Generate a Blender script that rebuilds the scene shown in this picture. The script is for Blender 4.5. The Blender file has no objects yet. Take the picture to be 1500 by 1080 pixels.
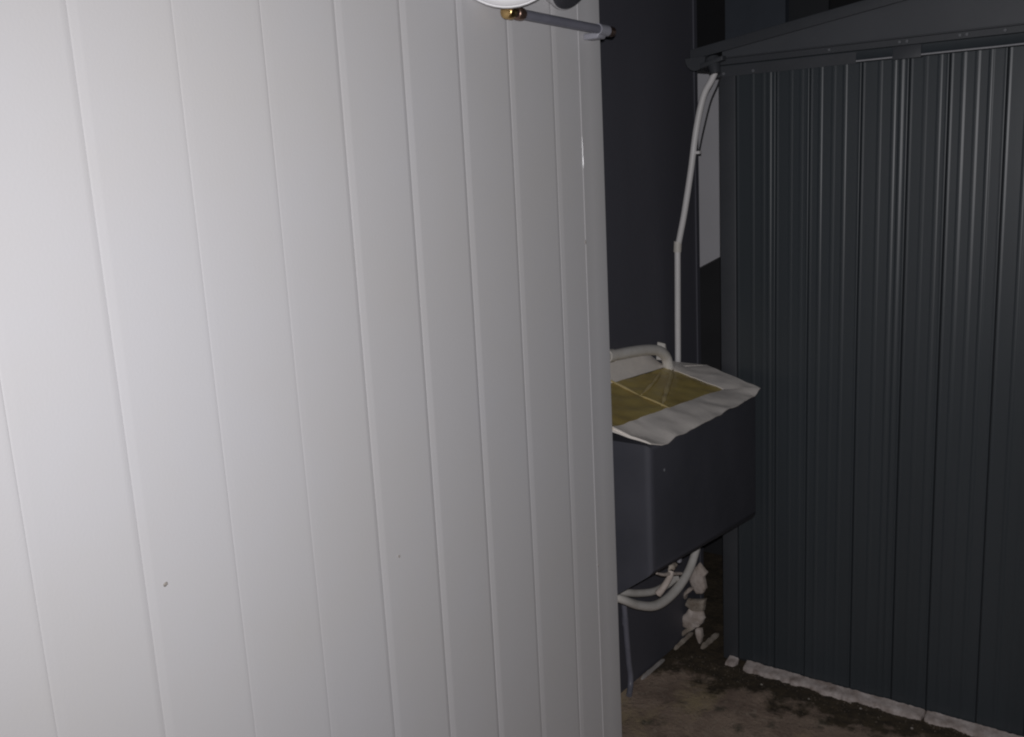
import bpy, bmesh, math, random
from mathutils import Vector, Matrix, noise

random.seed(7)
scene = bpy.context.scene
C = scene.collection

# ------------------------------------------------------------------ camera
YAW, PITCH, ROLL = math.radians(37.75), math.radians(11.75), math.radians(3.0)
CAM = Vector((0, 0, 1.5))
fwd = Vector((-math.sin(YAW) * math.cos(PITCH), math.cos(YAW) * math.cos(PITCH), -math.sin(PITCH)))
rgt = Vector((math.cos(YAW), math.sin(YAW), 0))
dwn = fwd.cross(rgt)
r2 = math.cos(ROLL) * rgt + math.sin(ROLL) * dwn
d2 = -math.sin(ROLL) * rgt + math.cos(ROLL) * dwn
cd = bpy.data.cameras.new('camera')
cam = bpy.data.objects.new('camera', cd)
C.objects.link(cam)
m = Matrix((r2, -d2, -fwd)).transposed().to_4x4()
m.translation = CAM
cam.matrix_world = m
cd.sensor_fit = 'HORIZONTAL'
cd.sensor_width = 36
cd.lens = 36 * 1440 / 1500
cd.clip_start = 0.02
cd.clip_end = 300
scene.camera = cam

# ------------------------------------------------------------------ night sky
w = bpy.data.worlds.new('World')
scene.world = w
w.use_nodes = True
nt = w.node_tree
sky = nt.nodes.new('ShaderNodeTexSky')
sky.sky_type = 'NISHITA'
sky.sun_disc = False
sky.sun_elevation = math.radians(32)
sky.sun_rotation = math.radians(200)
bg = nt.nodes['Background']
bg.inputs['Strength'].default_value = 0.0030
nt.links.new(sky.outputs[0], bg.inputs['Color'])

# the phone's flash, a few centimetres above the lens: the only lamp of this night photograph
ld = bpy.data.lights.new('camera_flash', 'SPOT')
ld.energy = 81
ld.color = (0.99, 0.974, 1.0)
ld.spot_size = math.radians(125)
ld.spot_blend = 1.0
ld.shadow_soft_size = 0.006
fl = bpy.data.objects.new('camera_flash', ld)
C.objects.link(fl)
fm = Matrix((r2, -d2, -fwd)).transposed().to_4x4()
fm.translation = CAM + 0.006 * r2 - 0.026 * d2 - 0.005 * fwd
fl.matrix_world = fm

scene.view_settings.view_transform = 'Standard'
scene.view_settings.look = 'None'
scene.view_settings.exposure = 0
scene.view_settings.gamma = 1
scene.cycles.filter_width = 2.1   # the photograph is a soft phone picture


# ------------------------------------------------------------------ materials
def mat(name, col, rough=0.5, metal=0.0, var=0.0, vscale=6.0, vcol=None, bump=0.0, bscale=80.0,
        stretch=(1, 1, 1), spec=0.5, rvar=0.0, extra=None):
    M = bpy.data.materials.new(name)
    M.use_nodes = True
    t = M.node_tree
    b = t.nodes['Principled BSDF']
    b.inputs['Base Color'].default_value = (*col, 1)
    b.inputs['Roughness'].default_value = rough
    b.inputs['Metallic'].default_value = metal
    b.inputs['Specular IOR Level'].default_value = spec
    geo = t.nodes.new('ShaderNodeNewGeometry')
    mp = t.nodes.new('ShaderNodeMapping')
    mp.inputs['Scale'].default_value = stretch
    t.links.new(geo.outputs['Position'], mp.inputs['Vector'])
    if var > 0:
        n = t.nodes.new('ShaderNodeTexNoise')
        n.inputs['Scale'].default_value = vscale
        n.inputs['Detail'].default_value = 6
        n.inputs['Roughness'].default_value = 0.62
        t.links.new(mp.outputs[0], n.inputs['Vector'])
        r = t.nodes.new('ShaderNodeMapRange')
        r.inputs['From Min'].default_value = 0.32
        r.inputs['From Max'].default_value = 0.68
        r.inputs['To Max'].default_value = var
        t.links.new(n.outputs[0], r.inputs['Value'])
        mx = t.nodes.new('ShaderNodeMix')
        mx.data_type = 'RGBA'
        mx.inputs['A'].default_value = (*col, 1)
        mx.inputs['B'].default_value = (*(vcol or [c * 0.4 for c in col]), 1)
        t.links.new(r.outputs[0], mx.inputs['Factor'])
        t.links.new(mx.outputs['Result'], b.inputs['Base Color'])
        if rvar:
            rr = t.nodes.new('ShaderNodeMapRange')
            rr.inputs['To Min'].default_value = rough - rvar
            rr.inputs['To Max'].default_value = rough + rvar
            t.links.new(n.outputs[0], rr.inputs['Value'])
            t.links.new(rr.outputs[0], b.inputs['Roughness'])
    if bump > 0:
        n2 = t.nodes.new('ShaderNodeTexNoise')
        n2.inputs['Scale'].default_value = bscale
        n2.inputs['Detail'].default_value = 5
        t.links.new(mp.outputs[0], n2.inputs['Vector'])
        bp = t.nodes.new('ShaderNodeBump')
        bp.inputs['Strength'].default_value = bump
        bp.inputs['Distance'].default_value = 0.003
        t.links.new(n2.outputs[0], bp.inputs['Height'])
        t.links.new(bp.outputs[0], b.inputs['Normal'])
    return M


M_white = mat('white_painted_steel', (0.61, 0.605, 0.62), 0.5, var=0.8, vscale=1.6, vcol=(0.60, 0.583, 0.57),
              bump=0.06, bscale=260, spec=0.35)
M_core = mat('panel_core', (0.35, 0.34, 0.34), 0.8)
M_anth = mat('anthracite_steel', (0.050, 0.059, 0.067), 0.37, var=0.6, vscale=5, vcol=(0.037, 0.044, 0.050),
             bump=0.12, bscale=16, stretch=(1, 1, 0.10), spec=0.5, rvar=0.07)
M_anth_dull = mat('dull_anthracite_steel', (0.06, 0.064, 0.072), 0.5, var=0.4, vscale=9, vcol=(0.04, 0.044, 0.05),
                  bump=0.08, bscale=60)
M_grey = mat('dark_grey_sheet', (0.100, 0.100, 0.119), 0.55, var=0.6, vscale=2.2, vcol=(0.075, 0.076, 0.092),
             bump=0.08, bscale=35, stretch=(1, 1, 0.3), spec=0.4)
M_trough = mat('trough_paint', (0.070, 0.071, 0.086), 0.65, var=0.7, vscale=5, vcol=(0.047, 0.049, 0.060),
               bump=0.25, bscale=12, spec=0.4)
M_gable = mat('gable_sheet', (0.085, 0.09, 0.10), 0.45, var=0.5, vscale=6, vcol=(0.06, 0.065, 0.074), bump=0.06, bscale=30)
M_lip_highlight = mat('lip_highlight', (0.42, 0.42, 0.44), 0.4, var=0.6, vscale=60, vcol=(0.30, 0.30, 0.32))  # pale colour paints the highlight along the eave trim's lip
M_glint = mat('painted_glint', (0.85, 0.85, 0.86), 0.35, 0.6)  # bright metallic colour standing in for a glint
M_edge = mat('trim_edge', (0.16, 0.165, 0.18), 0.35)
M_blue = mat('bluish_dark_sheet', (0.13, 0.15, 0.185), 0.6, var=0.4, vscale=3)
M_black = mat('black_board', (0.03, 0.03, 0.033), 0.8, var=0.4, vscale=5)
M_backwhite = mat('weathered_white', (0.63, 0.62, 0.65), 0.6, var=0.35, vscale=7, vcol=(0.55, 0.54, 0.55), bump=0.1)
M_pvc = mat('white_pvc', (0.76, 0.74, 0.74), 0.4, var=0.4, vscale=14, vcol=(0.66, 0.63, 0.60), bump=0.05)
M_pvc_old = mat('aged_white_pvc', (0.76, 0.73, 0.69), 0.45, var=0.6, vscale=20, vcol=(0.56, 0.52, 0.46), bump=0.1)
M_liner = mat('white_sheet', (0.88, 0.82, 0.755), 0.5, var=0.8, vscale=11, vcol=(0.72, 0.68, 0.64), bump=0.35, bscale=24)
M_yellow = mat('yellow_brown_sheet', (0.60, 0.475, 0.16), 0.38, var=0.9, vscale=8, vcol=(0.40, 0.295, 0.095), bump=0.35,
               bscale=30)
M_crease = mat('pale_yellow_crease', (0.68, 0.56, 0.30), 0.5, var=0.8, vscale=16, vcol=(0.54, 0.42, 0.18))
M_foam = mat('plaster', (0.70, 0.62, 0.57), 0.9, var=0.8, vscale=26, vcol=(0.34, 0.27, 0.22), bump=0.6, bscale=70)
M_foam_dirty = mat('dirty_plaster', (0.56, 0.50, 0.43), 0.9, var=0.9, vscale=28, vcol=(0.20, 0.15, 0.11), bump=0.6, bscale=70)
M_mortar = mat('mortar', (0.66, 0.59, 0.56), 0.95, var=1.0, vscale=30, vcol=(0.30, 0.24, 0.21), bump=0.7, bscale=90)
M_brass = mat('brass', (0.72, 0.50, 0.22), 0.28, 1.0, var=0.4, vscale=60, vcol=(0.40, 0.25, 0.12))
M_copper = mat('brown_metal', (0.30, 0.20, 0.16), 0.35, 0.9)
M_tube = mat('grey_blue_tube', (0.20, 0.20, 0.24), 0.4, var=0.3, vscale=30)
M_bracket = mat('pale_bracket', (0.33, 0.33, 0.37), 0.4)
M_lampw = mat('white_plastic', (0.68, 0.67, 0.68), 0.4)
M_lampd = mat('dark_glass', (0.07, 0.07, 0.08), 0.3, var=0.3, vscale=30)
M_rust = mat('rust_mark', (0.34, 0.31, 0.28), 0.8)
M_stone = mat('pebble', (0.42, 0.38, 0.33), 0.9, var=0.6, vscale=60)
M_wood = mat('pale_strip', (0.55, 0.52, 0.50), 0.7, var=0.7, vscale=40, vcol=(0.30, 0.27, 0.25))


def ground_mat():
    M = bpy.data.materials.new('stained_concrete')
    M.use_nodes = True
    t = M.node_tree
    b = t.nodes['Principled BSDF']
    b.inputs['Roughness'].default_value = 0.85
    geo = t.nodes.new('ShaderNodeNewGeometry')
    sep = t.nodes.new('ShaderNodeSeparateXYZ')
    t.links.new(geo.outputs['Position'], sep.inputs[0])

    def nz(scale, detail=6):
        n = t.nodes.new('ShaderNodeTexNoise')
        n.inputs['Scale'].default_value = scale
        n.inputs['Detail'].default_value = detail
        n.inputs['Roughness'].default_value = 0.65
        t.links.new(geo.outputs['Position'], n.inputs['Vector'])
        return n.outputs[0]

    def rng(v, a, b_, c=0.0, d=1.0):
        r = t.nodes.new('ShaderNodeMapRange')
        for k, x in zip(('From Min', 'From Max', 'To Min', 'To Max'), (a, b_, c, d)):
            r.inputs[k].default_value = x
        t.links.new(v, r.inputs['Value'])
        return r.outputs[0]

    def mix(f, A, B):
        x = t.nodes.new('ShaderNodeMix')
        x.data_type = 'RGBA'
        t.links.new(f, x.inputs['Factor'])
        for k, v in (('A', A), ('B', B)):
            if isinstance(v, tuple):
                x.inputs[k].default_value = (*v, 1)
            else:
                t.links.new(v, x.inputs[k])
        return x.outputs['Result']

    def math_(op, a, b_):
        x = t.nodes.new('ShaderNodeMath')
        x.operation = op
        for i, v in enumerate((a, b_)):
            if isinstance(v, (int, float)):
                x.inputs[i].default_value = v
            else:
                t.links.new(v, x.inputs[i])
        return x.outputs[0]

    base = mix(rng(nz(7), 0.35, 0.65), (0.43, 0.325, 0.25), (0.25, 0.18, 0.14))
    base = mix(rng(nz(4.5), 0.52, 0.66), base, (0.46, 0.36, 0.22))
    base = mix(rng(nz(13, 8), 0.54, 0.66), base, (0.12, 0.105, 0.075))
    base = mix(rng(nz(34, 5), 0.55, 0.7), base, (0.40, 0.32, 0.25))
    base = mix(rng(nz(120, 3), 0.62, 0.75, 0, 0.6), base, (0.08, 0.07, 0.06))
    # damp soil and moss gathered along the foot of the shed
    edge = math_('ADD', sep.outputs['Y'], rng(nz(9), 0.3, 0.7, -0.09, 0.09))
    soil = mix(rng(nz(40), 0.4, 0.65), (0.055, 0.042, 0.028), (0.10, 0.075, 0.045))
    col = mix(rng(edge, 2.345, 2.40), base, soil)
    t.links.new(col, b.inputs['Base Color'])
    bp = t.nodes.new('ShaderNodeBump')
    bp.inputs['Strength'].default_value = 0.8
    bp.inputs['Distance'].default_value = 0.006
    t.links.new(nz(90, 8), bp.inputs['Height'])
    t.links.new(bp.outputs[0], b.inputs['Normal'])
    return M


M_ground = ground_mat()


# ------------------------------------------------------------------ builders
def link(name, me, material=None, parent=None):
    o = bpy.data.objects.new(name, me)
    C.objects.link(o)
    if material:
        me.materials.append(material)
    if parent:
        o.parent = parent
    return o


def mesh(name, V, F, material, parent=None, smooth=False, angle=None):
    me = bpy.data.meshes.new(name)
    me.from_pydata([tuple(v) for v in V], [], F)
    bm = bmesh.new()
    bm.from_mesh(me)
    bmesh.ops.recalc_face_normals(bm, faces=bm.faces)
    bm.to_mesh(me)
    bm.free()
    if smooth or angle:
        for p in me.polygons:
            p.use_smooth = True
    if angle:
        me.set_sharp_from_angle(angle=math.radians(angle))
    return link(name, me, material, parent)


def thing(name, label, cat, loc=(0, 0, 0), group=None):
    o = bpy.data.objects.new(name, None)
    C.objects.link(o)
    tag(o, label, cat, group)
    return o


def tag(o, label, cat, group=None):
    o['label'] = label
    o['category'] = cat
    if group:
        o['group'] = group
    return o


def box(name, a, b, material, parent=None, bevel=0.0):
    x0, y0, z0 = (min(p, q) for p, q in zip(a, b))
    x1, y1, z1 = (max(p, q) for p, q in zip(a, b))
    bm = bmesh.new()
    bmesh.ops.create_cube(bm, size=1)
    for v in bm.verts:
        v.co = Vector(((x0 + x1) / 2 + v.co.x * (x1 - x0), (y0 + y1) / 2 + v.co.y * (y1 - y0),
                       (z0 + z1) / 2 + v.co.z * (z1 - z0)))
    if bevel:
        bmesh.ops.bevel(bm, geom=bm.edges[:], offset=bevel, segments=2, profile=0.5, affect='EDGES')
    me = bpy.data.meshes.new(name)
    bm.to_mesh(me)
    bm.free()
    return link(name, me, material, parent)


def hexa(name, P, material, parent=None, bevel=0.0):
    """eight corners: four below, four above, same winding"""
    F = [(3, 2, 1, 0), (4, 5, 6, 7), (0, 1, 5, 4), (1, 2, 6, 5), (2, 3, 7, 6), (3, 0, 4, 7)]
    o = mesh(name, P, F, material, parent)
    if bevel:
        bm = bmesh.new()
        bm.from_mesh(o.data)
        bmesh.ops.bevel(bm, geom=bm.edges[:], offset=bevel, segments=3, profile=0.5, affect='EDGES')
        bm.to_mesh(o.data)
        bm.free()
        for p in o.data.polygons:
            p.use_smooth = True
        o.data.set_sharp_from_angle(angle=math.radians(35))
    return o


def catmull(P, n=6):
    P = [Vector(p) for p in P]
    Q = [2 * P[0] - P[1]] + P + [2 * P[-1] - P[-2]]
    out = []
    for i in range(1, len(Q) - 2):
        a, b, c, d = Q[i - 1:i + 3]
        for k in range(n):
            t = k / n
            out.append(0.5 * (2 * b + (c - a) * t + (2 * a - 5 * b + 4 * c - d) * t * t + (3 * b - a - 3 * c + d) * t ** 3))
    out.append(P[-1])
    return out


def tube_data(P, r, seg=12, flat=1.0):
    P = [Vector(p) for p in P]
    n = len(P)
    rad = r if isinstance(r, (list, tuple)) else [r] * n
    V, F = [], []
    up = None
    for i in range(n):
        t = (P[min(i + 1, n - 1)] - P[max(i - 1, 0)]).normalized()
        if up is None:
            up = t.orthogonal().normalized()
        up = (up - t * up.dot(t)).normalized()
        s = t.cross(up)
        for k in range(seg):
            a = 2 * math.pi * k / seg
            V.append(P[i] + rad[i] * (math.cos(a) * up + flat * math.sin(a) * s))
    for i in range(n - 1):
        for k in range(seg):
            F.append((i * seg + k, i * seg + (k + 1) % seg, (i + 1) * seg + (k + 1) % seg, (i + 1) * seg + k))
    F.append(tuple(range(seg))[::-1])
    F.append(tuple((n - 1) * seg + k for k in range(seg)))
    return V, F


def tube(name, P, r, material, parent=None, seg=12, smooth_path=0, flat=1.0):
    if smooth_path:
        n0 = len(P)
        P = catmull(P, smooth_path)
        if isinstance(r, (list, tuple)):
            rr = []
            for i in range(n0 - 1):
                for k in range(smooth_path):
                    rr.append(r[i] + (r[i + 1] - r[i]) * k / smooth_path)
            r = rr + [r[-1]]
    V, F = tube_data(P, r, seg, flat)
    return mesh(name, V, F, material, parent, angle=50)


def lump(name, c, size, material, parent=None, seed=0, amp=0.35, sub=3):
    bm = bmesh.new()
    bmesh.ops.create_icosphere(bm, subdivisions=sub, radius=1)
    off = Vector((seed * 3.7, seed * 1.3, seed * 7.1))
    for v in bm.verts:
        d = v.co.normalized()
        k = 1 + amp * noise.noise(d * 1.6 + off) * 1.6 + amp * 0.5 * noise.noise(d * 4.5 + off) + amp * 0.10 * noise.noise(d * 11 + off)
        v.co = Vector(c) + Vector((d.x * size[0], d.y * size[1], d.z * size[2])) * k
    for f in bm.faces:
        f.smooth = True
    me = bpy.data.meshes.new(name)
    bm.to_mesh(me)
    bm.free()
    return link(name, me, material, parent)


def extrude_profile(name, prof, z0, z1, place, material, parent=None, rows=1, wav=0.0, seed=0, angle=28, ztop=None):
    """prof: list of (s, depth) along the wall; place(s, depth, z) -> point"""
    V, F = [], []
    n = len(prof)
    for j in range(rows + 1):
        for (s, d) in prof:
            zt = z1 if ztop is None else ztop(s)
            z = z0 + (zt - z0) * j / rows
            dd = d + wav * noise.noise(Vector((s * 5 + seed * 9.1, z * 2.2, seed * 3.3)))
            V.append(place(s, dd, z))
    for j in range(rows):
        for i in range(n - 1):
            F.append((j * n + i, j * n + i + 1, (j + 1) * n + i + 1, (j + 1) * n + i))
    return mesh(name, V, F, material, parent, angle=angle)


# ------------------------------------------------------------------ ground
def axis(a, b, fine0, fine1, step, coarse):
    xs, x = [], a
    while x < b:
        xs.append(x)
        x += step if fine0 <= x < fine1 else (min(coarse, fine0 - x) if x < fine0 else coarse)
    return xs + [b]


gx = axis(-40, 40, -1.6, 0.1, 0.02, 8)
gy = axis(-40, 40, 1.8, 3.2, 0.02, 8)
V = []
for y in gy:
    for x in gx:
        z = 0.0
        if -1.62 < x < 0.12 and 1.78 < y < 3.22:
            p = Vector((x, y, 0))
            z = 0.006 * noise.noise(p * 6) + 0.004 * noise.noise(p * 17) + 0.003 * noise.noise(p * 40)
            if y > 2.36:
                z += 0.006 * noise.noise(p * 30)
        V.append((x, y, z - 0.004))
nx = len(gx)
F = [(j * nx + i, j * nx + i + 1, (j + 1) * nx + i + 1, (j + 1) * nx + i) for j in range(len(gy) - 1) for i in range(nx - 1)]
g = mesh('ground', V, F, M_ground, smooth=True)
g['kind'] = 'structure'

# ------------------------------------------------------------------ white shed with grooved cladding (left)
WX, WEND = -1.10, 1.767
ws = thing('white_shed', 'large white shed wall of vertical grooved metal cladding filling the left side', 'shed')
pitch = 0.1375
depth_of = {0: 0.42, 1: 0.10, 2: 0.09, 3: 0.55, 4: 0.72, 5: 0.75, 6: 0.62, 7: 0.5, -1: 0.14}
wplace = lambda s, d, z: (WX + d, s, z)
for n in range(-8, 8):
    y0 = 1.0475 + (n - 3) * pitch
    y1 = min(y0 + pitch, 1.6875)
    k0 = depth_of.get(n, 0.4)
    k1 = depth_of.get(n + 1, 0.4)
    d0, d1 = 0.0018 * k0, 0.0018 * k1
    gap = 0.0005 * k0
    rc0, rc1 = (0.002 * min(1, k * k * 2.2) for k in (k0, k1))
    prof = [(y0 + gap, -d0 - 0.0002 - rc0), (y0 + gap + 0.0002, -d0 - 0.0002)]
    for q in range(0, 6):                                   # shallow ramp out of the groove
        u = q / 5
        prof.append((y0 + gap + 0.001 + 0.0118 * u, -d0 * (1 - u)))
    prof.append((y0 + 0.0146, 0))
    for q in range(0, 5):
        prof.append((y0 + 0.0150 + (y1 - y0 - 0.0240) * q / 4, 0))
    if y1 < 1.687:
        prof += [(y1 - 0.0086, 0), (y1 - 0.0060, -0.22 * d1), (y1 - 0.0030, -0.60 * d1), (y1 - 0.0003, -d1 - 0.0002), (y1 - 0.0001, -d1 - 0.0002 - rc1)]
    else:
        prof += [(y1, 0)]
    extrude_profile('panel', prof, 0.03, 2.6, wplace, M_white, ws, rows=16, wav=0.0006, seed=n, angle=40)
# folded corner flashing at the far end
ct = [(1.6855, -0.0022), (1.6858, 0.0003), (1.6868, 0.0009), (1.6885, 0.0008), (1.6905, 0.0006), (1.72, 0.0006), (1.7645, 0.0006), (1.7652, 0.0005),
      (1.7662, -0.0002), (WEND, -0.0015), (WEND, -0.05)]
extrude_profile('corner_trim', ct, 0.03, 2.6, wplace, M_white, ws, rows=20, wav=0.0005, seed=31, angle=50)
box('wall_core', (-1.34, -0.45, 0.03), (WX - 0.0046, 1.7655, 2.6), M_core, ws)
box('base_rail', (-1.33, -0.45, 0.0), (WX - 0.012, 1.76, 0.029), M_edge, ws)
for (y, z) in ((0.6625, 0.9897), (1.0879, 0.874), (1.6904, 0.6348), (1.6848, 1.3366)):
    o = lump('rust_spot', (WX + 0.0012, y, z), (0.0010, 0.0022 + 0.001 * math.sin(y * 40), 0.0040 + 0.0015 * math.cos(y * 90)), M_rust, ws, seed=y * 10, sub=2)

tube('trim_glint', [(WX + 0.0007, 1.6869, 1.484), (WX + 0.0010, 1.6871, 1.492), (WX + 0.0009, 1.6870, 1.510), (WX + 0.0006, 1.6868, 1.545)], [0.0005, 0.0012, 0.0006, 0.0003], M_glint, ws, seg=8)  # glint on the corner trim, added as a tiny bright sliver

# ------------------------------------------------------------------ dark grey wall behind (left side of the passage)
DX = -1.362
dw = thing('grey_wall', 'plain dark grey sheet wall of the recess behind the white shed', 'wall')
prof = [(1.45, 0)] + [(1.45 + 0.035 * k, 0) for k in range(1, 36)] + [(2.692, 0)]
extrude_profile('wall_sheet', prof, 0.0, 2.6, lambda s, d, z: (DX + d, s, z), M_grey, dw, rows=30, wav=0.003, seed=3, angle=60)
prof = [(2.690, 0.0), (2.6905, 0.004), (2.709, 0.004), (2.712, 0.001), (2.712, -0.04)]
extrude_profile('edge_trim', prof, 0.0, 2.6, lambda s, d, z: (DX + d, s, z), M_grey, dw, rows=1, angle=30)
box('wall_core', (-1.45, 1.80, 0), (DX - 0.006, 2.70, 2.6), M_black, dw)

# ------------------------------------------------------------------ dark ribbed metal shed (right)
SY = 2.534
sh = thing('metal_shed', 'dark anthracite ribbed metal shed with low pitched roof on the right', 'shed')
splace = lambda s, d, z: (s, SY - d, z)
def rib(c, half=0.0062, h=0.0013):
    return [(c + half * t, h * (1 - t * t)) for t in (-1, -0.8, -0.55, -0.28, 0, 0.28, 0.55, 0.8, 1)]
panels = [(-1.158, -1.046, (0.046, 0.076, 0.104), 1.0), (-1.046, -0.956, (0.040, 0.068), 0.25),
          (-0.956, -0.825, (0.028, 0.061, 0.089), 1.0), (-0.825, -0.712, (0.044, 0.077, 0.104), 1.15),
          (-0.712, -0.621, (0.037, 0.069), 0.45), (-0.621, -0.497, (0.030, 0.060, 0.089), 1.0),
          (-0.497, -0.384, (0.044, 0.077, 0.102), 1.0), (-0.384, -0.293, (0.037, 0.069), 0.45),
          (-0.293, -0.162, (0.030, 0.060, 0.089), 1.0), (-0.162, -0.05, (0.044, 0.077, 0.102), 1.0),
          (-0.05, 0.04, (0.037, 0.069), 0.45), (0.04, 0.17, (0.030, 0.060, 0.089), 1.0),
          (0.17, 0.283, (0.044, 0.077, 0.102), 1.0), (0.283, 0.374, (0.037, 0.069), 0.4),
          (0.374, 0.50, (0.030, 0.060, 0.089), 1.0), (0.50, 0.613, (0.044, 0.077, 0.102), 1.0), (0.613, 0.704, (0.037, 0.069), 0.45),
          (0.704, 0.834, (0.030, 0.060, 0.089), 1.0), (0.834, 0.947, (0.044, 0.077, 0.102), 1.0), (0.947, 1.038, (0.037, 0.069), 0.45),
          (1.038, 1.164, (0.030, 0.060, 0.089), 1.0)]
for i, (a, b, ribs, k) in enumerate(panels):
    prof = [(a + 0.0012, -0.009), (a + 0.0016, 0.0), (a + 0.0028, 0.0009), (a + 0.0050, 0.0009), (a + 0.0078, 0), (a + 0.0095, 0)]
    for r_ in ribs:
        c = a + r_
        if c + 0.0088 > b - 0.0095:
            c = b - 0.0185
        prof += [(c - 0.0088, 0.0), (c - 0.0070, 0.0)] + rib(c, 0.0062, 0.0013 * (0.45 + 0.85 * random.random()) * (0.45 + 0.6 * k)) + [(c + 0.0070, 0.0), (c + 0.0088, 0.0)]
    prof += [(b - 0.0095, 0), (b - 0.0078, 0), (b - 0.0050, 0.0009), (b - 0.0030, 0.0009), (b - 0.0018, 0.0), (b - 0.0014, -0.009)]
    tl = random.uniform(-0.014, 0.014)
    prof = [(q, d + tl * (q - (a + b) / 2)) for (q, d) in prof]
    extrude_profile('panel', prof, 0.012, 1.706, splace, M_anth, sh, rows=22, wav=0.0014, seed=i + 50, angle=70)
box('wall_core', (-1.19, SY + 0.0095, 0.0), (1.20, SY + 0.03, 1.74), M_black, sh)
hexa('corner_post', [(-1.206, SY - 0.003, 0), (-1.1590, SY - 0.003, 0), (-1.1590, SY + 0.05, 0), (-1.206, SY + 0.05, 0),
                     (-1.206, SY - 0.003, 1.706), (-1.1590, SY - 0.003, 1.706), (-1.1590, SY + 0.05, 1.706),
                     (-1.206, SY + 0.05, 1.706)], M_anth_dull, sh, bevel=0.002)
hexa('corner_post', [(1.166, SY - 0.003, 0), (1.213, SY - 0.003, 0), (1.213, SY + 0.05, 0), (1.166, SY + 0.05, 0),
                     (1.166, SY - 0.003, 1.706), (1.213, SY - 0.003, 1.706), (1.213, SY + 0.05, 1.706), (1.166, SY + 0.05, 1.706)],
     M_anth_dull, sh, bevel=0.002)
box('side_wall', (1.199, SY + 0.0505, 0.0), (1.209, 3.9, 1.74), M_anth_dull, sh)
box('back_wall', (-1.19, 3.88, 0.0), (1.198, 3.899, 1.74), M_anth_dull, sh)
box('side_wall', (-1.202, SY + 0.0505, 0.0), (-1.192, 3.9, 1.74), M_anth_dull, sh)
# eave-level trim: lower flange with a bent lip, set-back upper channel
extrude_profile('eave_trim', [(1.699, 0.0), (1.7015, 0.012), (1.7035, 0.0155), (1.706, 0.0145), (1.709, 0.0120), (1.726, 0.0105), (1.7285, 0.004), (1.729, -0.004)],
                -1.208, 1.215, lambda s, d, z: (z, SY - d - 0.0028, s), M_anth, sh, rows=60, wav=0.0007, seed=9, angle=35)
extrude_profile('top_channel', [(1.729, 0.0005), (1.7295, 0.003), (1.744, 0.003), (1.7455, 0.007), (1.7475, 0.007), (1.749, -0.002)],
                -1.208, 1.215, lambda s, d, z: (z, SY - d, s), M_anth_dull, sh, rows=60, wav=0.0006, seed=12, angle=30)
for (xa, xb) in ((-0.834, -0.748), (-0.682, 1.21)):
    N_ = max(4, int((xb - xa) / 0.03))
    tube('trim_lip_highlight', [(xa + (xb - xa) * i / N_, SY - 0.0178 + 0.0006 * noise.noise(Vector((i * .8, xa, 0))), 1.7025 + 0.0005 * noise.noise(Vector((i * .9, xa, 3)))) for i in range(N_ + 1)],
         0.0021, M_lip_highlight, sh, seg=8)  # pale tube over the lip, its highlight put into the colour
hexa('joint_cover', [(-0.748, SY - 0.0205, 1.6965), (-0.682, SY - 0.0205, 1.6965), (-0.682, SY - 0.0035, 1.6965), (-0.748, SY - 0.0035, 1.6965),
                     (-0.748, SY - 0.0165, 1.727), (-0.682, SY - 0.0165, 1.727), (-0.682, SY - 0.0035, 1.727), (-0.748, SY - 0.0035, 1.727)],
     M_anth_dull, sh, bevel=0.001)
box('joint_cover', (-1.208, SY - 0.0195, 1.697), (-0.834, SY - 0.0185, 1.724), M_anth_dull, sh)
for x in (-0.905, -0.735, -0.718, -0.60, -0.585, -0.505, -0.36):
    tube('bolt', [(x, SY - 0.002, 1.737), (x, SY - 0.0085, 1.737)], 0.0035, M_edge, sh, seg=8)
for x in (-1.183, -1.10):
    tube('bolt', [(x, SY - 0.019, 1.705), (x, SY - 0.0225, 1.705)], 0.004, M_edge, sh, seg=8)
# gable infill and roof
RS = 0.142
roof_z = lambda x: 1.755 + RS * (x + 1.275) if x < 0.0 else 1.755 + RS * 1.275 - RS * x
V = [(-1.20, SY + 0.006, 1.747), (1.20, SY + 0.006, 1.747)]
gxs = [1.20, 0.9, 0.6, 0.25, 0.0, -0.2, -0.4, -0.6, -0.8, -1.0, -1.20]
V += [(x, SY + 0.006, roof_z(x) + 0.003) for x in gxs]
mesh('gable_panel', V, [tuple(range(len(V)))], M_gable, sh)
for (xa, xb) in ((-1.279, 0.0), (0.001, 1.279)):
    za, zb = roof_z(xa), roof_z(xb)
    hexa('roof_sheet', [(xa, SY - 0.018, za + 0.006), (xb, SY - 0.018, zb + 0.006), (xb, 3.95, zb + 0.006), (xa, 3.95, za + 0.006),
                        (xa, SY - 0.018, za + 0.016), (xb, SY - 0.018, zb + 0.016), (xb, 3.95, zb + 0.016), (xa, 3.95, za + 0.016)],
         M_anth_dull, sh)
    hexa('verge_trim', [(xa, SY - 0.026, za - 0.006), (xb, SY - 0.026, zb - 0.006), (xb, SY - 0.019, zb - 0.006), (xa, SY - 0.019, za - 0.006),
                        (xa, SY - 0.028, za + 0.021), (xb, SY - 0.028, zb + 0.021), (xb, SY - 0.019, zb + 0.021), (xa, SY - 0.019, za + 0.021)],
         M_anth_dull, sh, bevel=0.0015)
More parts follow.
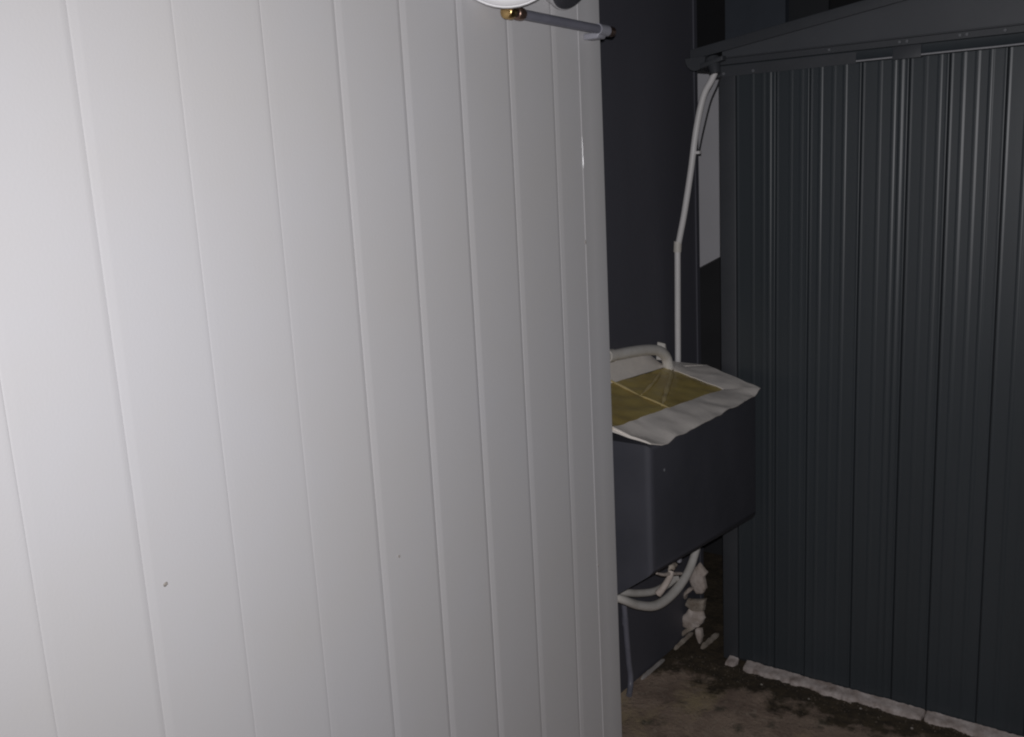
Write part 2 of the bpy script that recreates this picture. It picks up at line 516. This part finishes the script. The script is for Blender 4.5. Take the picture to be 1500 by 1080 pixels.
# short rain gutter along the left eave, its front outlet over the corner
gp = []
for a in range(0, 181, 20):
    t = math.radians(a)
    gp.append((-1.255 - 0.030 * math.cos(t), 1.752 - 0.034 * math.sin(t)))
V, F = [], []
ys = [2.490, 2.7, 3.2, 3.9]
full = gp + [(x * 0.93 + (-1.255) * 0.07, z + 0.003) for (x, z) in reversed(gp)]
for y in ys:
    V += [(x, y, z) for (x, z) in full]
n = len(full)
for j in range(len(ys) - 1):
    for i in range(n):
        F.append((j * n + i, j * n + (i + 1) % n, (j + 1) * n + (i + 1) % n, (j + 1) * n + i))
k = len(gp)
F.append(tuple(range(k)))
mesh('gutter', V, F, M_anth_dull, sh, angle=30)
tube('gutter_outlet', [(-1.215, 2.512, 1.742), (-1.204, 2.502, 1.722), (-1.199, 2.498, 1.705)], [0.021, 0.016, 0.0135], M_anth_dull, sh, seg=12)
hexa('gutter_bracket', [(-1.24, 2.488, 1.722), (-1.175, 2.488, 1.738), (-1.175, 2.512, 1.738), (-1.24, 2.512, 1.722),
                        (-1.24, 2.488, 1.735), (-1.175, 2.488, 1.750), (-1.175, 2.512, 1.750), (-1.24, 2.512, 1.735)], M_anth_dull, sh, bevel=0.002)

# ------------------------------------------------------------------ what shows behind the gap and above the roof
bw = thing('white_wall', 'narrow pale wall strip in the gap between grey wall and metal shed', 'wall')
hexa('wall_panel', [(-1.72, 3.20, 1.045), (-1.40, 3.20, 1.205), (-1.40, 3.24, 1.205), (-1.72, 3.24, 1.045),
                    (-1.72, 3.20, 1.825), (-1.40, 3.20, 1.79), (-1.40, 3.24, 1.79), (-1.72, 3.24, 1.825)], M_backwhite, bw)
box('lower_board', (-1.90, 3.245, 0.0), (-1.30, 3.30, 1.80), M_black, bw)
db = thing('dark_building', 'tall dark bluish building standing behind the metal shed roof', 'building')
box('wall_sheet', (-2.016, 4.30, 0), (-1.735, 4.34, 3.2), M_blue, db)
box('wall_sheet', (-1.737, 4.3405, 0), (-1.56, 4.355, 3.2), M_anth_dull, db)
box('wall_sheet', (-3.6, 4.36, 0), (2.5, 4.38, 3.2), M_black, db)

# ------------------------------------------------------------------ mortar line along the shed foot
def mortar(x0, x1, seed, name='mortar_bed'):
    V, F = [], []
    N = max(4, int((x1 - x0) / 0.0035))
    sec = 6
    for i in range(N + 1):
        x = x0 + (x1 - x0) * i / N
        e = 1.0
        if i in (0, N):
            e = 0.5
        p = Vector((x * 18, seed, 0))
        wd = (0.034 + 0.007 * noise.noise(p) + 0.006 * noise.noise(p * 3.1) + 0.004 * noise.noise(p * 9)) * e
        ht = (0.010 + 0.0022 * noise.noise(p + Vector((0, 5, 0))) + 0.0012 * noise.noise(p * 4.3)) * e
        prof = [(0.0, ht + 0.004), (0.25, ht), (0.55, ht * 0.86), (0.82, ht * 0.60), (0.96, ht * 0.30), (1.0, -0.012)]
        for q, (u, z) in enumerate(prof):
            j = 0.0011 * noise.noise(Vector((x * 90, q * 2.1, seed))) + 0.0008 * noise.noise(Vector((x * 260, q * 3.1, seed)))
            V.append((x, SY - 0.0045 - wd * u + j, z + j))
    for i in range(N):
        for q in range(sec - 1):
            F.append((i * sec + q, i * sec + q + 1, (i + 1) * sec + q + 1, (i + 1) * sec + q))
    F.append(tuple(range(sec)))
    F.append(tuple(N * sec + q for q in range(sec)))
    return V, F


ml = thing('mortar_line', 'rough pale mortar line on the ground along the metal shed foot', 'mortar')
for s, (a, b) in enumerate(((-1.188, -1.155), (-1.132, -0.62), (-0.619, 0.35), (0.352, 1.20))):
    V, F = mortar(a, b, s * 4.4)
    mesh('mortar_bed', V, F, M_mortar, ml, angle=60)

# ------------------------------------------------------------------ wall-hung trough
TX, TY0, TY1 = -1.062, 1.862, 2.452
tr = thing('trough', 'dark grey box shaped trough hung on the grey wall beside the metal shed', 'trough')
# near end face, front face, far end: one folded sheet with a sloping underside
def zbot(x, y):
    return 0.555 - 0.046 * (y - TY0) / (TY1 - TY0) - 0.75 * (TX - x)
P = [(DX + 0.004, TY0), (TX, TY0), (TX, TY1), (DX + 0.004, TY1)]
o = hexa('body', [(x, y, zbot(x, y)) for (x, y) in P] + [(x, y, 0.864) for (x, y) in P], M_trough, tr)
bm = bmesh.new()
bm.from_mesh(o.data)
bm.faces.ensure_lookup_table()
ed = [e for e in bm.edges if abs(e.verts[0].co.x - TX) < 1e-4 and abs(e.verts[1].co.x - TX) < 1e-4]
bmesh.ops.bevel(bm, geom=ed, offset=0.018, segments=6, profile=0.5, affect='EDGES')
bm.to_mesh(o.data)
bm.free()
for p in o.data.polygons:
    p.use_smooth = True
o.data.set_sharp_from_angle(angle=math.radians(40))
o = lump('screw', (TX + 0.001, 1.925, 0.79), (0.0015, 0.004, 0.004), M_edge, tr, seed=2, sub=2)

# sheet lying over the trough, its back edge turned up against the wall
cs = thing('cover_sheet', 'white edged sheet with yellow brown middle lying over the dark trough', 'sheet')


def grid_patch(name, A, B, C_, D, nu, nv, material, parent, amp=0.0, seed=0, thick=0.0025, edge=None, sag=0.0):
    """bilinear patch A-B (u) / D-C (v) with ripples; edge(u) moves the outer (v=0) border"""
    A, B, C_, D = map(Vector, (A, B, C_, D))
    nrm = (B - A).cross(D - A).normalized()
    if nrm.z < 0:
        nrm = -nrm
    V, F = [], []
    for lay in (0, 1):
        for j in range(nv + 1):
            v = j / nv
            for i in range(nu + 1):
                u = i / nu
                p = (A * (1 - u) + B * u) * (1 - v) + (D * (1 - u) + C_ * u) * v
                if edge:
                    p += edge(u) * (1 - v) * min(1, u * 14, (1 - u) * 14)
                q = p * 22 + Vector((seed * 5.3, 0, 0))
                p += Vector((0, 0, 1)) * (amp * noise.noise(q) + 0.45 * amp * noise.noise(q * 2.7) - sag * 16 * u * (1 - u) * v * (1 - v))
                V.append(p - nrm * thick * lay)
    n1 = (nu + 1) * (nv + 1)
    idx = lambda i, j, l: l * n1 + j * (nu + 1) + i
    for j in range(nv):
        for i in range(nu):
            F.append((idx(i, j, 0), idx(i + 1, j, 0), idx(i + 1, j + 1, 0), idx(i, j + 1, 0)))
            F.append((idx(i, j + 1, 1), idx(i + 1, j + 1, 1), idx(i + 1, j, 1), idx(i, j, 1)))
    for i in range(nu):
        F.append((idx(i + 1, 0, 0), idx(i, 0, 0), idx(i, 0, 1), idx(i + 1, 0, 1)))
        F.append((idx(i, nv, 0), idx(i + 1, nv, 0), idx(i + 1, nv, 1), idx(i, nv, 1)))
    for j in range(nv):
        F.append((idx(0, j, 0), idx(0, j + 1, 0), idx(0, j + 1, 1), idx(0, j, 1)))
        F.append((idx(nu, j + 1, 0), idx(nu, j, 0), idx(nu, j, 1), idx(nu, j + 1, 1)))
    return mesh(name, V, F, material, parent, angle=55)


# corners of the yellow field and of the sheet's outer outline
yFL, yFR = Vector((-1.1473, 1.8400, 0.9025)), Vector((-1.1321, 2.390, 0.8758))
yBL, yBR = Vector((-1.3357, 1.888, 0.9384)), Vector((-1.3127, 2.400, 0.9209))
oFL, oFR = Vector((-1.056, 1.856, 0.873)), Vector((-1.056, 2.456, 0.873))
oBL, oBR = Vector((-1.352, 1.800, 0.938)), Vector((-1.350, 2.462, 0.924))
mR = Vector((-1.2436, 2.513, 0.9090))
def front_edge(u):
    return Vector((0.004 + 0.004 * noise.noise(Vector((u * 5, 1.2, 0))) + 0.003 * noise.noise(Vector((u * 17, 3, 0))), 0,
                   -0.013 - 0.008 * noise.noise(Vector((u * 4.1, 7, 0))) - 0.005 * noise.noise(Vector((u * 13, 2, 0)))))
grid_patch('front_border', oFL, oFR, yFR, yFL, 44, 8, M_liner, cs, amp=0.0035, seed=1, edge=front_edge)
grid_patch('end_border', oFR, mR, yBR, yFR, 18, 8, M_liner, cs, amp=0.0035, seed=1)
mesh('end_corner', [mR, oBR, yBR, mR - Vector((0, 0, .003)), oBR - Vector((0, 0, .003)), yBR - Vector((0, 0, .003))],
     [(0, 1, 2), (5, 4, 3), (0, 3, 4, 1), (1, 4, 5, 2), (2, 5, 3, 0)], M_liner, cs)
grid_patch('near_border', oBL, oFL, yFL, yBL, 12, 6, M_liner, cs, amp=0.0035, seed=1)
grid_patch('yellow_field', yFL - Vector((0, 0, .003)), yFR - Vector((0, 0, .003)), yBR - Vector((0, 0, .003)), yBL - Vector((0, 0, .003)),
           40, 20, M_yellow, cs, amp=0.0035, seed=1)
# back flap turned up the wall
V, F = [], []
N = 40
for i in range(N + 1):
    u = i / N
    y = 1.86 + 0.535 * u + 0.03 * u
    top = 0.972 - 0.004 * math.sin(u * 9) - 0.045 * max(0, (u - 0.83) / 0.17) ** 2
    for j in range(6):
        v = j / 5
        xb = -1.336 + 0.024 * u
        V.append((xb + (-1.351 - xb) * v ** 0.7 + 0.003 * noise.noise(Vector((y * 14, v * 2, 4))), y, (0.936 - 0.017 * u) + (top - (0.936 - 0.017 * u)) * v))
for i in range(N):
    for j in range(5):
        F.append((i * 6 + j, (i + 1) * 6 + j, (i + 1) * 6 + j + 1, i * 6 + j + 1))
mesh('back_flap', V, F, M_liner, cs, smooth=True)


def crease(pts, wd, name='crease'):
    path = catmull([Vector(p) + Vector((0, 0, 0.0012)) for p in pts], 8)
    n_ = len(path)
    tube(name, path, [wd * (0.85 + 0.4 * noise.noise(Vector((i * .35, wd * 900, 0)))) * min(1, 0.25 + i / 5, 0.25 + (n_ - 1 - i) / 5) for i in range(n_)], M_crease, cs, seg=8)


crease([(-1.3545, 2.1426, 0.9365), (-1.2942, 2.128, 0.9233), (-1.233, 2.1088, 0.9102)], 0.0040)
crease([(-1.233, 2.1088, 0.9098), (-1.1862, 2.1054, 0.8993), (-1.1345, 2.0941, 0.8885)], 0.0028)
crease([(-1.2864, 2.3946, 0.9134), (-1.2407, 2.2855, 0.9053), (-1.1918, 2.1723, 0.8977), (-1.1589, 2.0973, 0.8932)], 0.0080)
crease([(-1.2962, 2.3422, 0.9175), (-1.2631, 2.244, 0.9120), (-1.2308, 2.1222, 0.9080)], 0.0050)

# ------------------------------------------------------------------ pipes
ep = thing('inlet_pipe', 'short white pipe bending down into the back of the trough', 'pipe')
tube('pipe', [(-1.318, 1.95, 1.026), (-1.316, 2.10, 1.006), (-1.314, 2.22, 0.996), (-1.312, 2.31, 0.985), (-1.311, 2.365, 0.971), (-1.310, 2.398, 0.948), (-1.309, 2.410, 0.918)],
     0.0148, M_pvc_old, ep, seg=16, smooth_path=6)
tube('collar', [(-1.3165, 2.098, 1.0065), (-1.316, 2.122, 1.004)], 0.0172, M_pvc_old, ep, seg=16)
hexa('pipe_clip', [(-1.350, 2.412, 0.935), (-1.322, 2.412, 0.935), (-1.322, 2.436, 0.928), (-1.350, 2.436, 0.928),
                   (-1.350, 2.422, 0.985), (-1.330, 2.430, 0.980), (-1.330, 2.436, 0.978), (-1.350, 2.436, 0.983)], M_pvc_old, ep, bevel=0.002)

dp = thing('downpipe', 'thin white hose running from the shed gutter down to the trough', 'hose')
tube('hose', [(-1.199, 2.500, 1.716), (-1.213, 2.500, 1.69), (-1.237, 2.500, 1.650), (-1.259, 2.500, 1.565), (-1.277, 2.500, 1.456), (-1.298, 2.500, 1.345),
              (-1.312, 2.500, 1.284), (-1.320, 2.500, 1.250)], 0.0088, M_pvc, dp, seg=14, smooth_path=6)
tube('hose_shadow', [(-1.192, 2.515, 1.70), (-1.203, 2.516, 1.675), (-1.222, 2.516, 1.638), (-1.243, 2.514, 1.565), (-1.258, 2.512, 1.50)], 0.0024, M_black, dp, seg=8, smooth_path=5)  # thin black tube added in place of the hose's shadow
hexa('hose_clip', [(-1.262, 2.497, 1.500), (-1.250, 2.497, 1.500), (-1.250, 2.514, 1.500), (-1.262, 2.514, 1.500), (-1.262, 2.497, 1.508), (-1.250, 2.497, 1.508), (-1.250, 2.514, 1.508), (-1.262, 2.514, 1.508)], M_pvc, dp, bevel=0.001)
tube('coupling', [(-1.3205, 2.500, 1.262), (-1.3225, 2.500, 1.232)], 0.0112, M_pvc_old, dp, seg=14)
tube('straight_pipe', [(-1.322, 2.500, 1.238), (-1.325, 2.500, 1.05), (-1.327, 2.500, 0.905)], 0.0088, M_pvc, dp, seg=14)

dh = thing('drain_hose', 'white flexible hose looping below the trough at the grey wall', 'hose')
tube('hose', [(-1.30, 1.96, 0.42), (-1.25, 2.018, 0.388), (-1.245, 2.10, 0.338), (-1.24, 2.19, 0.302), (-1.24, 2.29, 0.300), (-1.245, 2.385, 0.323), (-1.255, 2.455, 0.362), (-1.265, 2.50, 0.395)],
     [0.011, 0.011, 0.012, 0.013, 0.013, 0.0125, 0.0115, 0.010], M_pvc_old, dh, seg=14, smooth_path=7)
tube('second_hose', [(-1.31, 1.98, 0.418), (-1.275, 2.06, 0.385), (-1.27, 2.14, 0.350), (-1.265, 2.22, 0.325), (-1.262, 2.29, 0.318), (-1.26, 2.34, 0.322)],
     0.0105, M_pvc_old, dh, seg=12, smooth_path=7)
tube('tail', [(-1.262, 2.49, 0.385), (-1.268, 2.53, 0.400), (-1.275, 2.57, 0.425)], [0.007, 0.005, 0.003], M_pvc, dh, seg=8, smooth_path=5)
dt = thing('drain_tap', 'small pale drain tap under the trough above the looping hose', 'tap')
tube('spout', [(-1.15, 2.110, 0.450), (-1.15, 2.098, 0.435), (-1.16, 2.080, 0.412), (-1.17, 2.075, 0.398)], [0.009, 0.008, 0.009, 0.010], M_foam, dt, seg=10, smooth_path=4)
tube('lever', [(-1.15, 2.035, 0.474), (-1.15, 2.070, 0.457), (-1.15, 2.105, 0.446), (-1.15, 2.165, 0.424)], [0.003, 0.0045, 0.005, 0.004], M_foam, dt, seg=8, smooth_path=4)
lump('tap_body', (-1.15, 2.118, 0.462), (0.009, 0.017, 0.010), M_foam_dirty, dt, seed=4, amp=0.3)
box('tap_nut', (-1.155, 2.150, 0.458), (-1.145, 2.163, 0.472), M_bracket, dt, bevel=0.003)

gpipe = thing('grey_pipe', 'slim blue grey pipe standing at the foot of the grey wall', 'pipe')
tube('pipe', [(-1.346, 2.188, 0.36), (-1.345, 2.195, 0.25), (-1.345, 2.208, 0.10), (-1.344, 2.214, 0.05), (-1.340, 2.205, 0.022), (-1.330, 2.180, 0.008)], 0.0085, M_tube, gpipe, seg=12, smooth_path=5)
tube('pipe_clip', [(-1.3455, 2.196, 0.235), (-1.3455, 2.197, 0.215)], 0.0098, M_tube, gpipe, seg=12)

# ------------------------------------------------------------------ plaster, sticks and stones in the far corner
pl = thing('plaster_patch', 'crumbling ragged pale plaster in the gap between grey wall and metal shed', 'plaster')
FLAKES = [
    (False, 2.585, [(-1.3126, 0.2613), (-1.2974, 0.244), (-1.286, 0.2353), (-1.2958, 0.2181), (-1.2905, 0.1816), (-1.3024, 0.1617), (-1.3219, 0.159), (-1.3372, 0.1783), (-1.3449, 0.1918), (-1.3465, 0.2142), (-1.3324, 0.2401)]),
    (False, 2.581, [(-1.3471, 0.1737), (-1.3313, 0.1774), (-1.3354, 0.165), (-1.3533, 0.1512), (-1.3596, 0.1324), (-1.3674, 0.1421), (-1.3611, 0.159)]),
    (True, 2.577, [(-1.3496, 0.1365), (-1.322, 0.1393), (-1.2869, 0.1516), (-1.2952, 0.1116), (-1.3226, 0.1009), (-1.3383, 0.1008), (-1.3578, 0.1152)]),
    (False, 2.573, [(-1.34, 0.1136), (-1.3303, 0.1045), (-1.2971, 0.107), (-1.2916, 0.0874), (-1.2976, 0.0706), (-1.3095, 0.056), (-1.3273, 0.0436), (-1.3451, 0.039), (-1.365, 0.0415), (-1.3768, 0.0541), (-1.3825, 0.0682), (-1.3563, 0.0864)]),
    (True, 2.569, [(-1.335, 0.0511), (-1.3233, 0.0464), (-1.3473, 0.0246), (-1.3717, 0.002), (-1.3897, 0.0035), (-1.3712, 0.0261)]),
    (False, 2.565, [(-1.3173, 0.0497), (-1.2977, 0.0548), (-1.2942, 0.0289), (-1.3003, 0.0042), (-1.3081, 0.0098), (-1.3156, 0.0309)]),
]
for i, (dirty, y, P) in enumerate(FLAKES):
    Q = []
    for a, b in zip(P, P[1:] + P[:1]):                     # ragged outline
        for t in (0, 0.33, 0.66):
            x, z = a[0] + (b[0] - a[0]) * t, a[1] + (b[1] - a[1]) * t
            Q.append((x + 0.0022 * noise.noise(Vector((x * 300, z * 300, i))), max(0.001, z + 0.0022 * noise.noise(Vector((x * 300, z * 300, i + 9))))))
    n_ = len(Q)
    cx, cz = sum(q[0] for q in Q) / n_, sum(q[1] for q in Q) / n_
    V = []
    for k, (sc_, dy) in enumerate(((1.0, 0.012), (1.0, 0.0), (0.88, -0.004), (0.6, -0.0065), (0.3, -0.0075))):
        for (x, z) in Q:
            px, pz = cx + (x - cx) * sc_, cz + (z - cz) * sc_
            V.append((px, y + dy + (0.0028 * noise.noise(Vector((px * 120, pz * 120, i * 3))) + 0.0015 * noise.noise(Vector((px * 320, pz * 320, i * 3))) if k else 0), pz))
    F = [(k * n_ + j, k * n_ + (j + 1) % n_, (k + 1) * n_ + (j + 1) % n_, (k + 1) * n_ + j) for k in range(4) for j in range(n_)]
    F += [tuple(range(n_)), tuple(4 * n_ + j for j in range(n_))]
    mesh('plaster_flake', V, F, M_foam_dirty if dirty else M_foam, pl, angle=60)


def strip(name, label, a, b, wd, ht, material, cat='strip', seed=0):
    a, b = Vector(a), Vector(b)
    d = (b - a).normalized()
    s = Vector((-d.y, d.x, 0)).normalized() * wd / 2
    N = 10
    V, F = [], []
    for i in range(N + 1):
        p = a + (b - a) * i / N
        k = 1 + 0.35 * noise.noise(Vector((i * .9, seed, 0)))
        if i in (0, N):
            k *= 0.6
        up = Vector((0, 0, ht * k))
        V += [p - s * k, p + s * k, p + s * k * 0.8 + up, p - s * k * 0.8 + up]
    for i in range(N):
        for q in range(4):
            F.append((i * 4 + q, i * 4 + (q + 1) % 4, (i + 1) * 4 + (q + 1) % 4, (i + 1) * 4 + q))
    F += [(0, 1, 2, 3), tuple(N * 4 + q for q in range(4))]
    return tag(mesh(name, V, F, material, angle=50), label, cat)


strip('pale_strip', 'thin pale strip lying at the foot of the grey wall', (-1.352, 2.29, -0.002), (-1.352, 2.425, -0.002), 0.009, 0.008, M_wood, seed=1)
strip('stick', 'longer pale stick propped in the corner beside the shed post', (-1.287, 2.548, -0.002), (-1.283, 2.655, 0.0), 0.014, 0.010, M_foam_dirty, 'stick', seed=2)
strip('stick', 'short pale stick lying below the crumbling plaster', (-1.355, 2.500, -0.002), (-1.345, 2.600, 0.012), 0.011, 0.008, M_foam_dirty, 'stick', seed=3)

for i, (x, y, r_, lab) in enumerate(((-0.905, 2.437, 0.0045, 'small pale pebble on the dark soil, second from the left'),
                                     (-0.802, 2.475, 0.0035, 'smallest pale pebble close in front of the mortar line'),
                                     (-0.771, 2.463, 0.005, 'pale pebble just right of the smallest one by the mortar line'),
                                     (-0.63, 2.44, 0.005, 'pale pebble farthest right on the dark soil'),
                                     (-1.045, 2.44, 0.005, 'pale pebble farthest left on the dark soil'))):
    tag(lump('pebble', (x, y, 0.003), (r_ * 0.8, r_ * 0.65, r_ * 0.5), M_stone, None, seed=i + 11, amp=0.3, sub=2), lab, 'pebble', 'pebbles on the dark soil')
# crumbs and grit
V, F = [], []
for i in range(900):
    x, y = random.uniform(-1.34, -0.2), random.uniform(2.0, 2.50)
    if random.random() < 0.5:
        y = 2.50 - abs(random.gauss(0, 0.07))
    p = Vector((x, y, 0))
    z = 0.006 * noise.noise(p * 6) + 0.004 * noise.noise(p * 17) - 0.004
    r_ = random.uniform(0.0008, 0.0028)
    b0 = len(V)
    for d in ((1, 0, 0), (0, 1, 0), (-1, 0, 0), (0, -1, 0), (0, 0, 1), (0, 0, -1)):
        V.append((x + d[0] * r_ * random.uniform(.7, 1.4), y + d[1] * r_ * random.uniform(.7, 1.4), z + d[2] * r_ * random.uniform(.6, 1.1) + r_ * 0.3))
    for (a, b, c) in ((0, 1, 4), (1, 2, 4), (2, 3, 4), (3, 0, 4), (1, 0, 5), (2, 1, 5), (3, 2, 5), (0, 3, 5)):
        F.append((b0 + a, b0 + b, b0 + c))
gr = mesh('grit', V, F, mat('grit', (0.20, 0.165, 0.13), 0.95, var=0.9, vscale=60, vcol=(0.07, 0.055, 0.04)))
gr['kind'] = 'stuff'
tag(gr, 'fine grit scattered over the stained concrete and soil', 'grit')

# ------------------------------------------------------------------ fixtures at the top of the white shed
rd = thing('grey_rod', 'slim grey rod with brass fitting on the top of the white wall', 'rod')
A, B = Vector((-1.0658, 1.4178, 1.7554)), Vector((-1.0658, 1.7258, 1.7463))
u = (B - A).normalized()
tube('tube', [A + u * 0.042, B], 0.0088, M_tube, rd, seg=16)
tube('brass_nut', [A - u * 0.007, A - u * 0.005, A + u * 0.010, A + u * 0.012], [0.0108, 0.0130, 0.0130, 0.0108], M_brass, rd, seg=16)
tube('brass_neck', [A + u * 0.011, A + u * 0.024], 0.0092, M_copper, rd, seg=14)
tube('brass_nut', [A + u * 0.022, A + u * 0.024, A + u * 0.038, A + u * 0.043], [0.0092, 0.0113, 0.0113, 0.0095], M_copper, rd, seg=12)
hexa('bracket', [(-1.099, 1.702, 1.730), (-1.066, 1.702, 1.730), (-1.066, 1.732, 1.730), (-1.099, 1.732, 1.730),
                 (-1.099, 1.702, 1.742), (-1.061, 1.702, 1.742), (-1.061, 1.732, 1.742), (-1.099, 1.732, 1.742)], M_bracket, rd, bevel=0.003)
tube('end_sleeve', [B - u * 0.022, B + u * 0.012], 0.0108, M_bracket, rd, seg=16)
tube('end_nut', [B + u * 0.010, B + u * 0.012, B + u * 0.031, B + u * 0.036], [0.0072, 0.0100, 0.0100, 0.0072], M_copper, rd, seg=10)


def disc(parent, c, nrm, R_, th, face_mat, rim_mat, dots=False):
    nrm = Vector(nrm).normalized()
    c = Vector(c)
    tube('housing', [c - nrm * th, c - nrm * th * 0.8, c - nrm * 0.004, c], [R_ * 0.80, R_ * 0.95, R_, R_ * 0.985], rim_mat, parent, seg=48)
    tube('face', [c - nrm * 0.001, c + nrm * 0.002, c + nrm * 0.004], [R_ * 0.965, R_ * 0.955, R_ * 0.90], face_mat, parent, seg=48)
    if dots:
        t1 = nrm.cross(Vector((0, 0, 1))).normalized()
        t2 = nrm.cross(t1)
        for k in range(14):
            a = 2 * math.pi * k / 14
            p = c + nrm * 0.003 + (t1 * math.cos(a) + t2 * math.sin(a)) * R_ * 0.84
            tube('hole', [p, p + nrm * 0.0016], 0.005, M_lampd, parent, seg=10)
    tube('arm', [c - nrm * th * 0.9, Vector((WX + 0.001, c.y + 0.01, c.z + 0.02))], 0.012, rim_mat, parent, seg=12)


L1 = thing('round_fixture', 'white round wall fixture with small dark holes above the brass fitting', 'fixture')
c1 = Vector((-1.036, 1.382, 1.862))
disc(L1, c1, (0.62, -0.78, -0.08), 0.108, 0.042, M_lampw, M_lampw, dots=True)
L2 = thing('round_fixture', 'dark faced round wall fixture with pale rim near the white corner', 'fixture')
disc(L2, (-1.040, 1.592, 1.830), (0.86, 0.02, -0.50), 0.066, 0.034, M_lampd, M_lampw)
